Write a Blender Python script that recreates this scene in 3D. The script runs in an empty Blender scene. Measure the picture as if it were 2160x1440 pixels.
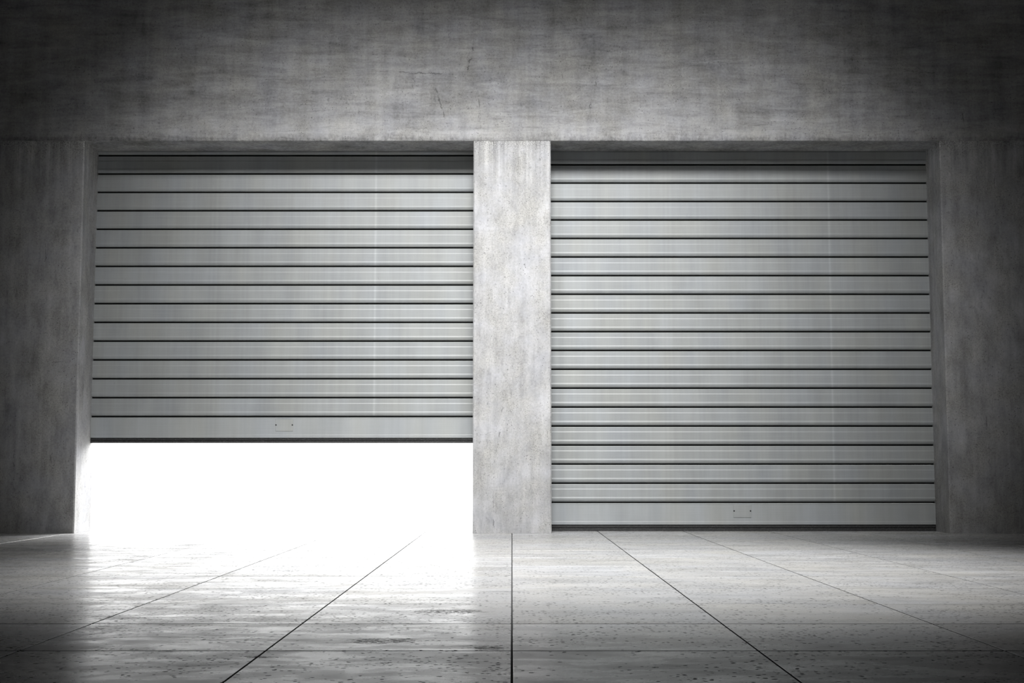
import bpy, bmesh, math, random
from mathutils import Vector
random.seed(7)
C = bpy.context.scene.collection
PI = math.pi
# ------------------------------------------------------------ camera numbers
F = 2950.0                                   # focal length in pixels of a 2160 wide frame
TH = math.atan(266.0 / F)                    # upward pitch (horizon 266 px under the centre)
HC = 0.6686                                  # camera height
ZW = F * HC / math.cos(TH) / 138.3
DW = (ZW + HC * math.sin(TH)) / math.cos(TH) # horizontal distance to the wall face (y = 0)

def pt(px, py, Y=0.0):
    """world x,z of a photo pixel on the vertical plane y = Y"""
    u = (px - 1080.0) / F; v = (720.0 - py) / F
    dx, dy, dz = u, math.cos(TH) - v * math.sin(TH), math.sin(TH) + v * math.cos(TH)
    t = (DW + Y) / dy
    return dx * t, HC + dz * t

# ------------------------------------------------------------ helpers
def mesh_obj(name, verts, faces, mats, parent=None, mi=None, smooth=False):
    me = bpy.data.meshes.new(name)
    me.from_pydata(verts, [], faces)
    for m in mats: me.materials.append(m)
    if mi:
        for p, i in zip(me.polygons, mi): p.material_index = i
    bm = bmesh.new(); bm.from_mesh(me)
    bmesh.ops.recalc_face_normals(bm, faces=bm.faces)
    bm.to_mesh(me); bm.free()
    if smooth:
        for p in me.polygons: p.use_smooth = True
    o = bpy.data.objects.new(name, me); C.objects.link(o)
    if parent: o.parent = parent
    return o

def tag(o, label=None, cat=None, group=None, kind=None):
    if label: o['label'] = label
    if cat: o['category'] = cat
    if group: o['group'] = group
    if kind: o['kind'] = kind
    return o

def prism(prof, a, b, axis):
    """extrude a closed 2D profile; axis 'z': prof=(x,y) from z=a to b, axis 'x': prof=(y,z)"""
    n = len(prof); V = []; Fc = []
    for e in (a, b):
        for p, q in prof:
            V.append((p, q, e) if axis == 'z' else (e, p, q))
    for i in range(n):
        j = (i + 1) % n
        Fc.append((i, j, n + j, n + i))
    Fc.append(tuple(range(n))); Fc.append(tuple(range(2 * n - 1, n - 1, -1)))
    return V, Fc

def box(x0, x1, y0, y1, z0, z1):
    return prism([(x0, y0), (x1, y0), (x1, y1), (x0, y1)], z0, z1, 'z')

# ------------------------------------------------------------ node helper
class NT:
    def __init__(s, name):
        s.m = bpy.data.materials.new(name); s.m.use_nodes = True
        s.t = s.m.node_tree; s.t.nodes.clear()
        s.out = s.t.nodes.new('ShaderNodeOutputMaterial')
        s.b = s.t.nodes.new('ShaderNodeBsdfPrincipled')
        s.t.links.new(s.b.outputs[0], s.out.inputs[0])
    def put(s, inp, v):
        if isinstance(v, bpy.types.NodeSocket): s.t.links.new(v, inp)
        elif v is not None: inp.default_value = v
    def n(s, typ, **kw):
        nd = s.t.nodes.new(typ)
        for k, v in kw.items(): setattr(nd, k, v)
        return nd
    def math(s, op, a, b=None, c=None, clamp=False):
        nd = s.n('ShaderNodeMath', operation=op, use_clamp=clamp)
        s.put(nd.inputs[0], a)
        if b is not None: s.put(nd.inputs[1], b)
        if c is not None: s.put(nd.inputs[2], c)
        return nd.outputs[0]
    def coord(s, kind='Object'):
        return s.n('ShaderNodeTexCoord').outputs[kind]
    def xyz(s, v):
        nd = s.n('ShaderNodeSeparateXYZ'); s.put(nd.inputs[0], v); return nd.outputs
    def comb(s, x, y, z):
        nd = s.n('ShaderNodeCombineXYZ')
        s.put(nd.inputs[0], x); s.put(nd.inputs[1], y); s.put(nd.inputs[2], z); return nd.outputs[0]
    def scale(s, v, sc, loc=(0, 0, 0)):
        nd = s.n('ShaderNodeMapping'); s.put(nd.inputs['Vector'], v)
        nd.inputs['Scale'].default_value = sc; nd.inputs['Location'].default_value = loc
        return nd.outputs[0]
    def noise(s, v, sc, det=4, rough=.55, dist=0.0, col=False):
        nd = s.n('ShaderNodeTexNoise'); s.put(nd.inputs['Vector'], v)
        nd.inputs['Scale'].default_value = sc; nd.inputs['Detail'].default_value = det
        nd.inputs['Roughness'].default_value = rough; nd.inputs['Distortion'].default_value = dist
        return nd.outputs['Color' if col else 'Fac']
    def voro(s, v, sc, feature='F1', rnd=1.0, out='Distance'):
        nd = s.n('ShaderNodeTexVoronoi', feature=feature); s.put(nd.inputs['Vector'], v)
        nd.inputs['Scale'].default_value = sc; nd.inputs['Randomness'].default_value = rnd
        return nd.outputs[out]
    def rng(s, v, a, b, c=0.0, d=1.0, smooth=False):
        nd = s.n('ShaderNodeMapRange'); s.put(nd.inputs[0], v)
        if smooth: nd.interpolation_type = 'SMOOTHSTEP'
        for i, q in enumerate((a, b, c, d)): s.put(nd.inputs[i + 1], q)
        return nd.outputs[0]
    def mix(s, f, a, b, mode='MIX'):
        nd = s.n('ShaderNodeMix', data_type='RGBA', blend_type=mode)
        s.put(nd.inputs[0], f)
        s.put(nd.inputs[6], a if isinstance(a, bpy.types.NodeSocket) else (*a, 1))
        s.put(nd.inputs[7], b if isinstance(b, bpy.types.NodeSocket) else (*b, 1))
        return nd.outputs[2]
    def gray(s, v): return s.comb(v, v, v)
    def bump(s, h, st=.3, d=.01, prev=None):
        nd = s.n('ShaderNodeBump'); s.put(nd.inputs['Height'], h)
        nd.inputs['Strength'].default_value = st; nd.inputs['Distance'].default_value = d
        if prev is not None: s.put(nd.inputs['Normal'], prev)
        return nd.outputs[0]
    def fin(s, col, rough, spec=.5, metal=0.0, nrm=None):
        s.put(s.b.inputs['Base Color'], col if isinstance(col, bpy.types.NodeSocket) else (*col, 1))
        s.put(s.b.inputs['Roughness'], rough)
        s.put(s.b.inputs['Specular IOR Level'], spec)
        s.put(s.b.inputs['Metallic'], metal)
        if nrm is not None: s.put(s.b.inputs['Normal'], nrm)
        return s.m

# ------------------------------------------------------------ concrete
ZT = pt(1080, 297)[1]                        # top of the openings

def crack(t, X, Z, P, p0, p1, wob=.05, w=.006, seed=0.0, gap=.45):
    """mask of one ragged crack between two photo points"""
    (x0, z0), (x1, z1) = pt(*p0), pt(*p1)
    L = math.hypot(x1 - x0, z1 - z0); ux, uz = (x1 - x0) / L, (z1 - z0) / L
    rx = t.math('SUBTRACT', X, x0); rz = t.math('SUBTRACT', Z, z0)
    along = t.math('ADD', t.math('MULTIPLY', rx, ux), t.math('MULTIPLY', rz, uz))
    side = t.math('SUBTRACT', t.math('MULTIPLY', rx, uz), t.math('MULTIPLY', rz, ux))
    q = t.comb(along, seed, 0.0)
    n1 = t.math('SUBTRACT', t.noise(q, 6, 8, .8), .5)
    side = t.math('ADD', side, t.math('MULTIPLY', n1, wob * 5))
    w *= 1.5
    wd = t.rng(t.noise(t.comb(along, seed + 9, P), 9, 3, .6), gap, .75, 0, w)
    m = t.math('SUBTRACT', 1.0, t.rng(t.math('ABSOLUTE', side), 0.0, t.math('ADD', wd, .0008)), clamp=True)
    m = t.math('MULTIPLY', m, t.rng(wd, 0.0, w * .4))
    m = t.math('MULTIPLY', m, t.rng(along, 0, .08))
    return t.math('MULTIPLY', m, t.rng(along, L - .08, L, 1, 0))

def concrete(name, kind):
    t = NT(name); P = t.coord(); x, y, z = t.xyz(P)
    q = t.math('ADD', x, t.math('MULTIPLY', y, 1.7))        # wraps the returns too
    big = t.noise(P, .9, 5, .6)
    med = t.noise(P, 4.2, 6, .62, .4)
    fine = t.noise(P, 42, 5, .7)
    if kind == 'lintel':
        smear = t.noise(t.scale(P, (.45, 1, 3.0)), 3.2, 6, .68, .5)
        drip = t.noise(t.scale(P, (4.0, 3, .35)), 2.2, 5, .6)
    else:
        smear = t.noise(t.scale(P, (2.6, 2, .8)), 2.6, 6, .66, .3)
        drip = t.noise(t.scale(P, (7.0, 5, .4)), 1.9, 5, .6)
    v = t.math('ADD', t.rng(big, .3, .7, -.055, .055), t.rng(med, .3, .7, -.06, .06))
    v = t.math('ADD', v, t.rng(smear, .3, .7, -.10, .08))
    v = t.math('ADD', v, t.rng(drip, .3, .7, -.045, .045))
    v = t.math('ADD', v, t.rng(fine, .3, .7, -.06, .05))
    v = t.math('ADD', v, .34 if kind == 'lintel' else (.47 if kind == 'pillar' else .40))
    # weathering that follows the pour joint at the head of the openings
    if kind == 'lintel':
        rag = t.noise(t.comb(q, 0, 0), 14, 6, .75)
        top = t.math('ADD', ZT + .02, t.math('MULTIPLY', rag, .10))
        band = t.math('MULTIPLY', t.rng(z, ZT + .02, ZT + .05), t.rng(z, ZT + .08, ZT + .30, 1, 0))
        v = t.math('ADD', v, t.math('MULTIPLY', band, .07))
        low = t.rng(t.math('SUBTRACT', z, top), -.02, .02, 1, 0)
        low = t.math('MULTIPLY', low, t.rng(t.noise(t.scale(P, (1, 1, .5)), 26, 4, .7), .4, .6))
        v = t.math('SUBTRACT', v, t.math('MULTIPLY', low, .09))
    else:
        st = t.noise(t.comb(q, 0, 0), 9, 5, .65)
        reach = t.math('ADD', .25, t.math('MULTIPLY', t.noise(t.comb(q, 4, 0), 7, 3), 1.0))
        d = t.math('SUBTRACT', ZT, z)
        f = t.rng(t.math('DIVIDE', d, reach), .1, 1.0, 1, 0, True)
        v = t.math('ADD', v, t.math('MULTIPLY', f, t.rng(st, .36, .64, -.11, .13)))
        sp = t.math('MULTIPLY', t.rng(d, 0, .16, 1, 0), t.rng(t.noise(P, 75, 3, .7), .38, .62, -.2, .12))
        v = t.math('ADD', v, sp)
    if kind == 'lintel':
        sm2 = t.noise(t.scale(P, (.5, 1, 3.4), (3, 0, 1)), 7, 7, .78, .6)
        v = t.math('MULTIPLY', v, t.rng(sm2, .54, .70, 1.0, .66))
    # pits and worm holes
    pn = t.noise(P, 3.2, 4, .6)
    vd = t.voro(t.scale(P, (1, 1, .8)), 46)
    pit = t.math('MULTIPLY', t.rng(vd, .16, .24, 1, 0), t.rng(t.voro(P, 46, out='Color'), .48, .62))
    pit = t.math('MULTIPLY', pit, t.rng(pn, .36, .60, .15, 1.0))
    wn = t.noise(t.scale(P, (1.5, 1.5, .9)), 17, 6, .78)
    worm = t.math('MULTIPLY', t.rng(wn, .545, .64), t.rng(t.noise(P, 2.3, 3), .42, .62))
    flake = t.math('MULTIPLY', t.rng(t.noise(P, 70, 4, .8), .51, .62), t.rng(t.noise(P, 2.6, 5, .65), .40, .60))
    hole = t.math('MAXIMUM', pit, t.math('MULTIPLY', worm, .55))
    hole = t.math('MAXIMUM', hole, t.math('MULTIPLY', flake, .35 if kind == 'lintel' else .7))
    if kind == 'lintel':
        CR = [((790, 150), (1022, 160), .03, .012), ((912, 160), (945, 270), .02, .009),
              ((1000, 85), (985, 160), .03, .016), ((1008, 170), (1014, 275), .015, .008),
              ((1185, 150), (1190, 190), .015, .009), ((1262, 150), (1236, 270), .03, .007),
              ((2022, 160), (2036, 290), .02, .010), ((1900, 150), (2100, 158), .02, .008)]
    elif kind == 'pillar':
        CR = [((1060, 880), (1038, 1000), .02, .011), ((1040, 1000), (1042, 1122), .015, .008),
              ((1058, 820), (1060, 890), .02, .006)]
    else:
        CR = [((140, 330), (152, 355), .01, .008), ((92, 490), (102, 520), .01, .008),
              ((18, 690), (60, 640), .03, .006), ((60, 770), (150, 760), .03, .006),
              ((95, 500), (96, 600), .02, .005), ((30, 940), (28, 1040), .03, .009),
              ((105, 950), (110, 985), .01, .008), ((2060, 330), (2064, 560), .02, .005),
              ((2078, 860), (2090, 1000), .03, .006), ((2098, 330), (2100, 470), .015, .005)]
    ck = None
    for i, (a, b, wob, w) in enumerate(CR):
        c = crack(t, x, z, z, a, b, wob, w, 3.1 * i)
        ck = c if ck is None else t.math('MAXIMUM', ck, c)
    hole = t.math('MAXIMUM', hole, ck)
    v = t.math('MULTIPLY', v, t.math('SUBTRACT', 1.0, t.math('MULTIPLY', hole, .62)))
    base = t.gray(v)
    hue = t.noise(P, 2.6, 4, .6)
    base = t.mix(t.rng(hue, .35, .65), t.mix(1.0, base, (.975, .98, 1.02), 'MULTIPLY'),
                 t.mix(1.0, base, (1.02, 1.005, .965), 'MULTIPLY'))
    h = t.math('SUBTRACT', t.math('MULTIPLY', t.noise(P, 20, 6, .65), .3), hole)
    return t.fin(base, t.rng(med, .3, .7, .62, .82), .3, 0, t.bump(h, .35, .006))

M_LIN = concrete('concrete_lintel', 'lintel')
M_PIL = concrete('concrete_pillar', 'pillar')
M_PIER = concrete('concrete_wall', 'pier')

def plain(name, col, rough=.8):
    t = NT(name); P = t.coord()
    v = t.rng(t.noise(P, 2, 5, .6), .3, .7, .85, 1.1)
    return t.fin(t.mix(1.0, col, t.gray(v), 'MULTIPLY'), rough, .3)
M_HALL = plain('hall_concrete', (.08, .08, .083))
M_OUT = plain('yard_concrete', (.6, .6, .6))

# ------------------------------------------------------------ floor stone
TW, TD = .8925 * HC / .6594, .875 * HC / .6594
Z1372 = F * HC / math.cos(TH) * (1 / 385.7)
Y0 = (Z1372 + HC * math.sin(TH)) / math.cos(TH) - DW      # world y of the row joint seen at 1372 px

def stone():
    t = NT('travertine_tile'); P = t.coord(); x, y, z = t.xyz(P)
    ti = t.math('FLOOR', t.math('DIVIDE', x, TW)); tj = t.math('FLOOR', t.math('DIVIDE', t.math('SUBTRACT', y, Y0), TD))
    wn = t.n('ShaderNodeTexWhiteNoise', noise_dimensions='2D'); t.put(wn.inputs['Vector'], t.comb(ti, tj, 0))
    r = wn.outputs['Value']
    off = t.math('MULTIPLY', r, 37.0)
    Q = t.comb(t.math('ADD', x, off), y, off)
    vein = t.noise(t.scale(Q, (.5, 2.6, 1)), 2.4, 6, .62, .3)
    cloud = t.noise(t.scale(Q, (.7, 1.3, 1)), 1.6, 4, .6)
    v = t.math('ADD', t.rng(vein, .3, .7, -.06, .05), t.rng(cloud, .3, .7, -.05, .05))
    v = t.math('ADD', v, t.rng(r, 0, 1, -.03, .03))
    v = t.math('ADD', v, .50)
    # elongated open pores of the travertine
    S = t.scale(Q, (1.0, 1.5, 1))
    warp = t.noise(Q, 30, 3, .6)
    d1 = t.voro(t.comb(t.math('ADD', t.xyz(S)[0], t.math('MULTIPLY', warp, .02)), t.math('MULTIPLY', t.xyz(S)[1], .80), off), 40)
    c1 = t.voro(t.comb(t.math('ADD', t.xyz(S)[0], t.math('MULTIPLY', warp, .02)), t.math('MULTIPLY', t.xyz(S)[1], .80), off), 40, out='Color')
    dens = t.noise(t.scale(Q, (.6, 1.2, 1)), 2.2, 4, .6)
    thr = t.rng(dens, .38, .62, .90, .10)
    keep = t.rng(t.math('SUBTRACT', t.xyz(c1)[0], thr), 0, .04)
    rad = t.rng(t.xyz(c1)[1], 0, 1, .12, .36)
    pore = t.math('MULTIPLY', t.rng(t.math('SUBTRACT', d1, rad), -.05, .03, 1, 0), keep)
    n2 = t.noise(t.scale(Q, (1.0, 1.3, 1)), 30, 5, .7)
    p2 = t.math('MULTIPLY', t.rng(n2, .62, .69), t.rng(dens, .42, .62, .1, 1))
    pore = t.math('MAXIMUM', pore, p2)
    # a few chipped spots with ragged rims
    def gpos(px, py):
        zz = F * HC / math.cos(TH) / (py - 986.0)
        return (px - 1080) * zz / F, (zz + HC * math.sin(TH)) / math.cos(TH) - DW
    for (px, py, rx, ry, amt) in ((948, 1289, .17, .10, .9), (805, 1351, .14, .09, .8), (1030, 1366, .06, .05, .9),
                                  (1055, 1247, .12, .04, .6), (1150, 1170, .12, .16, .3), (1750, 1158, .16, .18, .35), (545, 1385, .05, .03, .9)):
        gx, gy = gpos(px, py)
        ex = t.math('DIVIDE', t.math('SUBTRACT', x, gx), rx); ey = t.math('DIVIDE', t.math('SUBTRACT', y, gy), ry)
        rr = t.math('SQRT', t.math('ADD', t.math('MULTIPLY', ex, ex), t.math('MULTIPLY', ey, ey)))
        rr = t.math('ADD', rr, t.rng(t.noise(P, 28, 5, .7), .3, .7, -.5, .5))
        inside = t.math('MULTIPLY', t.rng(rr, .75, 1.05, 1, 0), t.rng(t.noise(t.scale(P, (1, 2, 1)), 48, 4, .7), .46, .54))
        pore = t.math('MAXIMUM', pore, t.math('MULTIPLY', inside, amt))
    v = t.math('MULTIPLY', v, t.math('SUBTRACT', 1.0, t.math('MULTIPLY', pore, .92)))
    col = t.mix(t.rng(t.noise(Q, 1.3, 4, .6), .35, .65), t.mix(1.0, t.gray(v), (.985, .99, 1.01), 'MULTIPLY'),
                t.mix(1.0, t.gray(v), (1.02, 1.0, .955), 'MULTIPLY'))
    rgh = t.rng(t.noise(t.scale(P, (.8, 1.4, 1)), 3.0, 6, .68, .3), .35, .65, .20, .38)
    rgh = t.math('ADD', rgh, t.math('MULTIPLY', pore, .4))
    nb = t.bump(t.noise(t.scale(Q, (1, 2.5, 1)), 3.5, 3, .5), .03, .01)
    nb = t.bump(t.math('SUBTRACT', 0.0, pore), .5, .004, nb)
    return t.fin(col, rgh, t.math('SUBTRACT', .5, t.math('MULTIPLY', pore, .5)), 0, nb)
M_TILE = stone()
M_GROUT = plain('tile_joint', (.07, .07, .07), .9)

# ------------------------------------------------------------ metal
def slat_metal(name, seams=True, k=1.0):
    t = NT(name); P = t.coord(); x, y, z = t.xyz(P)
    info = t.n('ShaderNodeObjectInfo').outputs['Random']
    Q = t.comb(x, 0, t.math('ADD', z, t.math('MULTIPLY', info, 50)))
    cols = t.noise(t.scale(Q, (1, 1, .25)), 3.0, 4, .6)
    streak = t.noise(t.scale(t.comb(x, 0, 0), (1, 1, 1)), 22, 4, .6)
    brush = t.noise(t.scale(Q, (.6, 1, 40)), 3, 3, .6)
    v = t.math('ADD', t.rng(cols, .3, .7, -.035, .035), t.rng(streak, .3, .7, -.018, .018))
    v = t.math('ADD', v, t.rng(brush, .3, .7, -.012, .012))
    v = t.math('ADD', v, .345 * k)
    stain = t.math('MULTIPLY', t.rng(t.noise(t.scale(Q, (2.2, 1, 1.2)), 6, 5, .75), .66, .74), .2)
    v = t.math('MULTIPLY', v, t.math('SUBTRACT', 1, stain))
    if seams:
        sx = t.math('SUBTRACT', 1, t.rng(t.math('ABSOLUTE', t.math('SUBTRACT', x, 3.02)), .003, .016), clamp=True)
        v = t.math('ADD', v, t.math('MULTIPLY', sx, .07))
    col = t.mix(t.rng(t.noise(t.scale(Q, (1, 1, .2)), 2.1, 3), .35, .65),
                t.mix(1.0, t.gray(v), (.95, 1.0, 1.035), 'MULTIPLY'), t.mix(1.0, t.gray(v), (.985, 1.01, .975), 'MULTIPLY'))
    return t.fin(col, t.rng(cols,   .3, .7, .38, .46), .45, .0, t.bump(t.noise(t.scale(Q, (.3, 1, 30)), 6, 2), .03, .002))
M_SLAT = slat_metal('shutter_metal')
M_BAR = slat_metal('bottom_bar_metal', False, 1.12)
M_GAP = plain('slat_gap_shade', (.02, .021, .02), .7)  # near-black colour paints the shade into the recess between slats
def rubber():
    t = NT('rubber_seal'); P = t.coord()
    v = t.rng(t.noise(t.scale(P, (1, 1, 2)), 60, 4, .8), .5, .75, .028, .12)
    return t.fin(t.gray(v), .6, .4)
M_RUB = rubber()
M_SCREW = plain('screw_head', (.02, .02, .02), .5)
M_PLATE = slat_metal('plate_metal', False, 1.10)

# ------------------------------------------------------------ shell
XL = -924.5 * ZW / F; XR = 924.5 * ZW / F
xa, xb = pt(998, 700)[0], pt(1162.5, 700)[0]
DEP = .475; SLOT = .055; BACK = .56
YS0, YS1 = DEP, DEP + SLOT
HX, HZ, HY = 9.5, 10.5, -DW - 4.0
b = .012
def pier(name, x0, x1, left, right, mat, top, lab=None, cat=None):
    p = []
    # front face, chamfered arrises, slot for the shutter in each reveal
    p += [(x0, b), (x0 + b, 0)] if left else [(x0, 0)]
    p += [(x1 - b, 0), (x1, b)] if right else [(x1, 0)]
    p += [(x1, BACK), (x0, BACK)]
    V, Fc = prism(p, 0, top, 'z')
    o = mesh_obj(name, V, Fc, [mat]); tag(o, lab, cat, kind='structure')
    return o
pier('wall_back_left', -HX, XL, False, True, M_PIER, ZT)
pier('wall_back_right', XR, HX, True, False, M_PIER, ZT)
pier('concrete_pillar', xa, xb, True, True, M_PIL, ZT,
     'pale pitted concrete pillar between the two roller shutters', 'pillar')
prof = [(.004, ZT), (YS0, ZT), (YS0, ZT + .40), (YS1, ZT + .40), (YS1, ZT), (BACK, ZT), (BACK, HZ), (0, HZ), (0, ZT + .004)]
V, Fc = prism(prof, -HX, HX, 'x')
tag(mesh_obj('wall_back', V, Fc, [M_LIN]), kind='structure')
for nm, bx in (('wall_left', (-HX - .2, -HX, HY, BACK, 0, HZ)), ('wall_right', (HX, HX + .2, HY, BACK, 0, HZ)),
               ('wall_front', (-HX - .2, HX + .2, HY - .2, HY, 0, HZ)), ('ceiling', (-HX - .2, HX + .2, HY - .2, BACK, HZ, HZ + .2))):
    V, Fc = box(*bx)
    tag(mesh_obj(nm, V, Fc, [M_HALL]), kind='structure')
V, Fc = box(-40, 40, BACK, 60, -.3, -.006)
tag(mesh_obj('ground', V, Fc, [M_OUT]), kind='structure')

# floor: every slab with its own arris and open joint, all in the one floor mesh
V, Fc, MI = [], [], []
g = .0040; ch = .0008
i0 = int(math.floor(-HX / TW)); i1 = int(math.ceil(HX / TW))
j0 = int(math.floor((HY - Y0) / TD)); j1 = int(math.ceil((BACK - Y0) / TD))
rt = {j: random.uniform(-.0005, .0005) for j in range(j0, j1 + 1)}
for i in range(i0, i1):
    for j in range(j0, j1):
        X0, X1 = max(i * TW, -HX) + g, min((i + 1) * TW, HX) - g
        Ya, Yb = max(Y0 + j * TD, HY) + g * 1.4, min(Y0 + (j + 1) * TD, BACK) - g * 1.4
        if X1 - X0 < .02 or Yb - Ya < .02: continue
        tx = rt[j] + random.uniform(-.0001, .0001); ty = random.uniform(-.0002, .0002)
        cx, cy = (X0 + X1) / 2, (Ya + Yb) / 2
        top = lambda x, y: -.0004 - abs(tx) * TD * .5 - abs(ty) * TW * .5 + tx * (y - cy) + ty * (x - cx)
        n = len(V)
        for (x, y) in ((X0, Ya), (X1, Ya), (X1, Yb), (X0, Yb)): V.append((x, y, -.03))
        for (x, y) in ((X0, Ya), (X1, Ya), (X1, Yb), (X0, Yb)): V.append((x, y, top(x, y) - ch))
        for (x, y) in ((X0 + ch, Ya + ch), (X1 - ch, Ya + ch), (X1 - ch, Yb - ch), (X0 + ch, Yb - ch)): V.append((x, y, top(x, y)))
        for k in range(4):
            l = (k + 1) % 4
            Fc.append((n + k, n + l, n + 4 + l, n + 4 + k)); Fc.append((n + 4 + k, n + 4 + l, n + 8 + l, n + 8 + k))
            MI += [1, 0]
        Fc.append((n + 8, n + 9, n + 10, n + 11)); MI.append(0)
n = len(V); bv, bf = box(-HX - .2, HX + .2, HY - .2, BACK, -.3, -.010)
V += bv; Fc += [tuple(n + q for q in f) for f in bf]; MI += [1] * len(bf)
tag(mesh_obj('floor', V, Fc, [M_TILE, M_GROUT], mi=MI), kind='structure')

# ------------------------------------------------------------ roller shutters
YP = DEP + .004                                     # front skin of the curtain
PIT = (pt(0, 348.5, YP)[1] - pt(0, 1061, YP)[1]) / 18.0
def slat_profile():
    p = PIT; k = p / 39.6                           # one photo pixel of the slat's height
    f = []                                          # (depth behind the front skin, height over the slat's foot)
    f += [(.034, 0.0), (.034, 3.3 * k), (.018, 3.3 * k)]                    # recessed hinge, lip
    f += [(.0125, 4.0 * k), (.0066, 5.6 * k), (.0025, 7.2 * k), (.0004, 8.8 * k), (.0, 9.8 * k), (.0006, 10.7 * k), (.0018, 11.6 * k), (.0040, 12.6 * k)]
    f += [(.0042, 28.2 * k), (.0050, 28.9 * k), (.0062, 29.6 * k), (.0072, 30.1 * k), (.0072, 38.6 * k), (.0085, 39.2 * k), (.014, p - .0002)]
    f += [(.046, p - .0002), (.046, 0.0)]
    return f
SP = slat_profile()
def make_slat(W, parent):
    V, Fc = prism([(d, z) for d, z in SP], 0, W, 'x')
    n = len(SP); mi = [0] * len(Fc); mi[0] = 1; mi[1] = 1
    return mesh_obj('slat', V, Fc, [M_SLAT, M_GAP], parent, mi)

def shutter(x0, x1, y_lines_last, y_bar, y_foot, plate_px, label, count):
    W = x1 - x0 + .008
    root = bpy.data.objects.new('roller_shutter', None); C.objects.link(root)
    zf = pt(0, y_foot, YP)[1]
    if zf < .05: zf = -.004
    root.location = (x0 - .004, YP, zf)
    tag(root, label, 'roller shutter', None)
    zl = pt(0, y_lines_last, YP)[1] - zf            # top of the bottom bar
    zb = pt(0, y_bar, YP)[1] - zf
    first = None
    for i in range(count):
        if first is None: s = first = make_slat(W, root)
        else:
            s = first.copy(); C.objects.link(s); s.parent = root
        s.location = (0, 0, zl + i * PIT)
    # bottom bar: a taller box section with a small lip along the head
    pr = [(.046, zb), (.001, zb), (.0, zb + .004), (.0, zb + .03), (.0015, zb + .034), (.0015, zl - .016), (-.0012, zl - .013), (-.0012, zl - .003), (.003, zl - .0004), (.046, zl - .0004)]
    V, Fc = prism(pr, 0, W, 'x')
    bar = mesh_obj('bottom_bar', V, Fc, [M_BAR], root); bar['label'] = 'plain wider bottom bar'
    pr = [(.040, 0), (.006, 0), (.003, .006), (.003, zb * .36), (.012, zb * .45), (.012, zb * .55), (.004, zb * .62), (.004, zb * .86), (.014, zb * .9), (.014, zb - .0003), (.040, zb - .0003)]
    V, Fc = prism(pr, 0, W, 'x')
    sl = mesh_obj('rubber_seal', V, Fc, [M_RUB], root); sl['label'] = 'dark rubber seal along the foot'
    # small cover plate, two screws
    px0, px1, pyt, pyb = plate_px
    a = pt(px0, pyb, YP); c = pt(px1, pyt, YP)
    ax = a[0] - root.location.x; cx = c[0] - root.location.x; az = a[1] - zf; cz = min(c[1] - zf, zl - .017)
    r = .006; pp = []
    for (ox, oz, s0) in ((ax + r, az + r, PI), (cx - r, az + r, 1.5 * PI)):
        for q in range(5): pp.append((ox + r * math.cos(s0 + q * PI / 8), oz + r * math.sin(s0 + q * PI / 8)))
    pp += [(cx, cz), (ax, cz)]
    n = len(pp); V = [(x, .0016, z) for x, z in pp] + [(x, -.0022, z) for x, z in pp] + \
        [(ax + cx) / 2 * .02 and ((x - (ax + cx) / 2) * .985 + (ax + cx) / 2, -.0034, (z - (az + cz) / 2) * .975 + (az + cz) / 2) for x, z in pp]
    Fc = []
    for l in (0, n):
        for i in range(n):
            j = (i + 1) % n; Fc.append((l + i, l + j, l + n + j, l + n + i))
    Fc += [tuple(range(n)), tuple(range(2 * n, 3 * n))]
    plt = mesh_obj('cover_plate', V, Fc, [M_PLATE], bar); plt['label'] = 'small rectangular metal cover plate'
    # round screw head near each end of the plate
    for sx in (ax + .008, cx - .008):
        V = []; Fc = []; m = 14; zc = az + (cz - az) * .52
        for (rr, yy) in ((.0075, -.0034), (.0075, -.0060), (.005, -.0078)):
            for q in range(m): V.append((sx + rr * math.cos(2 * PI * q / m), yy, zc + rr * math.sin(2 * PI * q / m)))
        for l in (0, m):
            for i in range(m):
                j = (i + 1) % m; Fc.append((l + i, l + j, l + m + j, l + m + i))
        Fc += [tuple(range(m)), tuple(range(2 * m, 3 * m))]
        mesh_obj('screw', V, Fc, [M_SCREW], plt)
    return root
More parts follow.
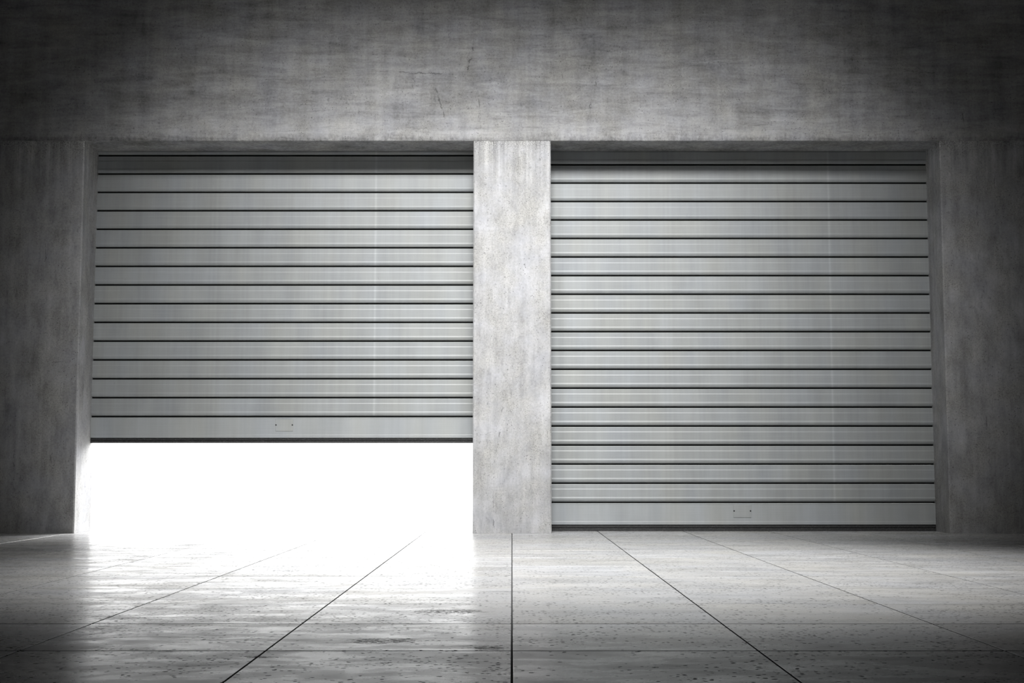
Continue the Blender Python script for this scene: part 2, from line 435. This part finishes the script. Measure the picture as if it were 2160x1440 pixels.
shutter(XL, xa, 880, 923, 934, (580.5, 618.5, 884, 909),
        'grey metal roller shutter left of the pillar, partly raised with white daylight below', 15)
shutter(xb, XR, 1061, 1106, 1118.5, (1547, 1584.5, 1064, 1091),
        'grey metal roller shutter right of the pillar, fully closed down to the floor', 19)

# ------------------------------------------------------------ light
w = bpy.data.worlds.new('overcast_daylight'); bpy.context.scene.world = w; w.use_nodes = True
bg = w.node_tree.nodes['Background']; bg.inputs[0].default_value = (1, 1, 1, 1); bg.inputs[1].default_value = 3.6

def spot(name, loc, aim, energy, size, cone, blend):
    l = bpy.data.lights.new(name, 'SPOT'); l.energy = energy; l.shadow_soft_size = size
    l.spot_size = math.radians(cone); l.spot_blend = blend
    o = bpy.data.objects.new(name, l); C.objects.link(o); o.location = loc
    o.rotation_euler = (Vector(aim) - Vector(loc)).to_track_quat('-Z', 'Y').to_euler()
    return o
for sx, e in ((-1, 2350), (0, 2950), (1, 2350)):
    spot('hall_spotlight', (2.2 * sx, -7.0, 7.6), (2.0 * sx, 0, 2.25), e, .85, 44, 1.0)
spot('hall_downlight', (.4, -4.7, 9.3), (.4, -4.7, 0), 6600, .6, 54, 1.0)
sun = bpy.data.lights.new('hazy_sun', 'SUN'); sun.energy = 6.5; sun.angle = math.radians(40)
so = bpy.data.objects.new('hazy_sun', sun); C.objects.link(so)
so.location = (0, 12, 8)
so.rotation_euler = Vector((-.42, -1, -math.tan(math.radians(28)))).to_track_quat('-Z', 'Y').to_euler()

# ------------------------------------------------------------ camera
cam = bpy.data.cameras.new('camera'); cam.lens = F / 2160 * 36; cam.sensor_width = 36; cam.sensor_fit = 'HORIZONTAL'
co = bpy.data.objects.new('camera', cam); C.objects.link(co)
co.location = (0, -DW, HC); co.rotation_euler = (PI / 2 + TH, 0, 0)
cam.clip_end = 300
S = bpy.context.scene
S.camera = co
S.view_settings.view_transform = 'Standard'; S.view_settings.look = 'None'
S.view_settings.exposure = 0.0; S.view_settings.gamma = 1.0; S.view_settings.use_curve_mapping = False
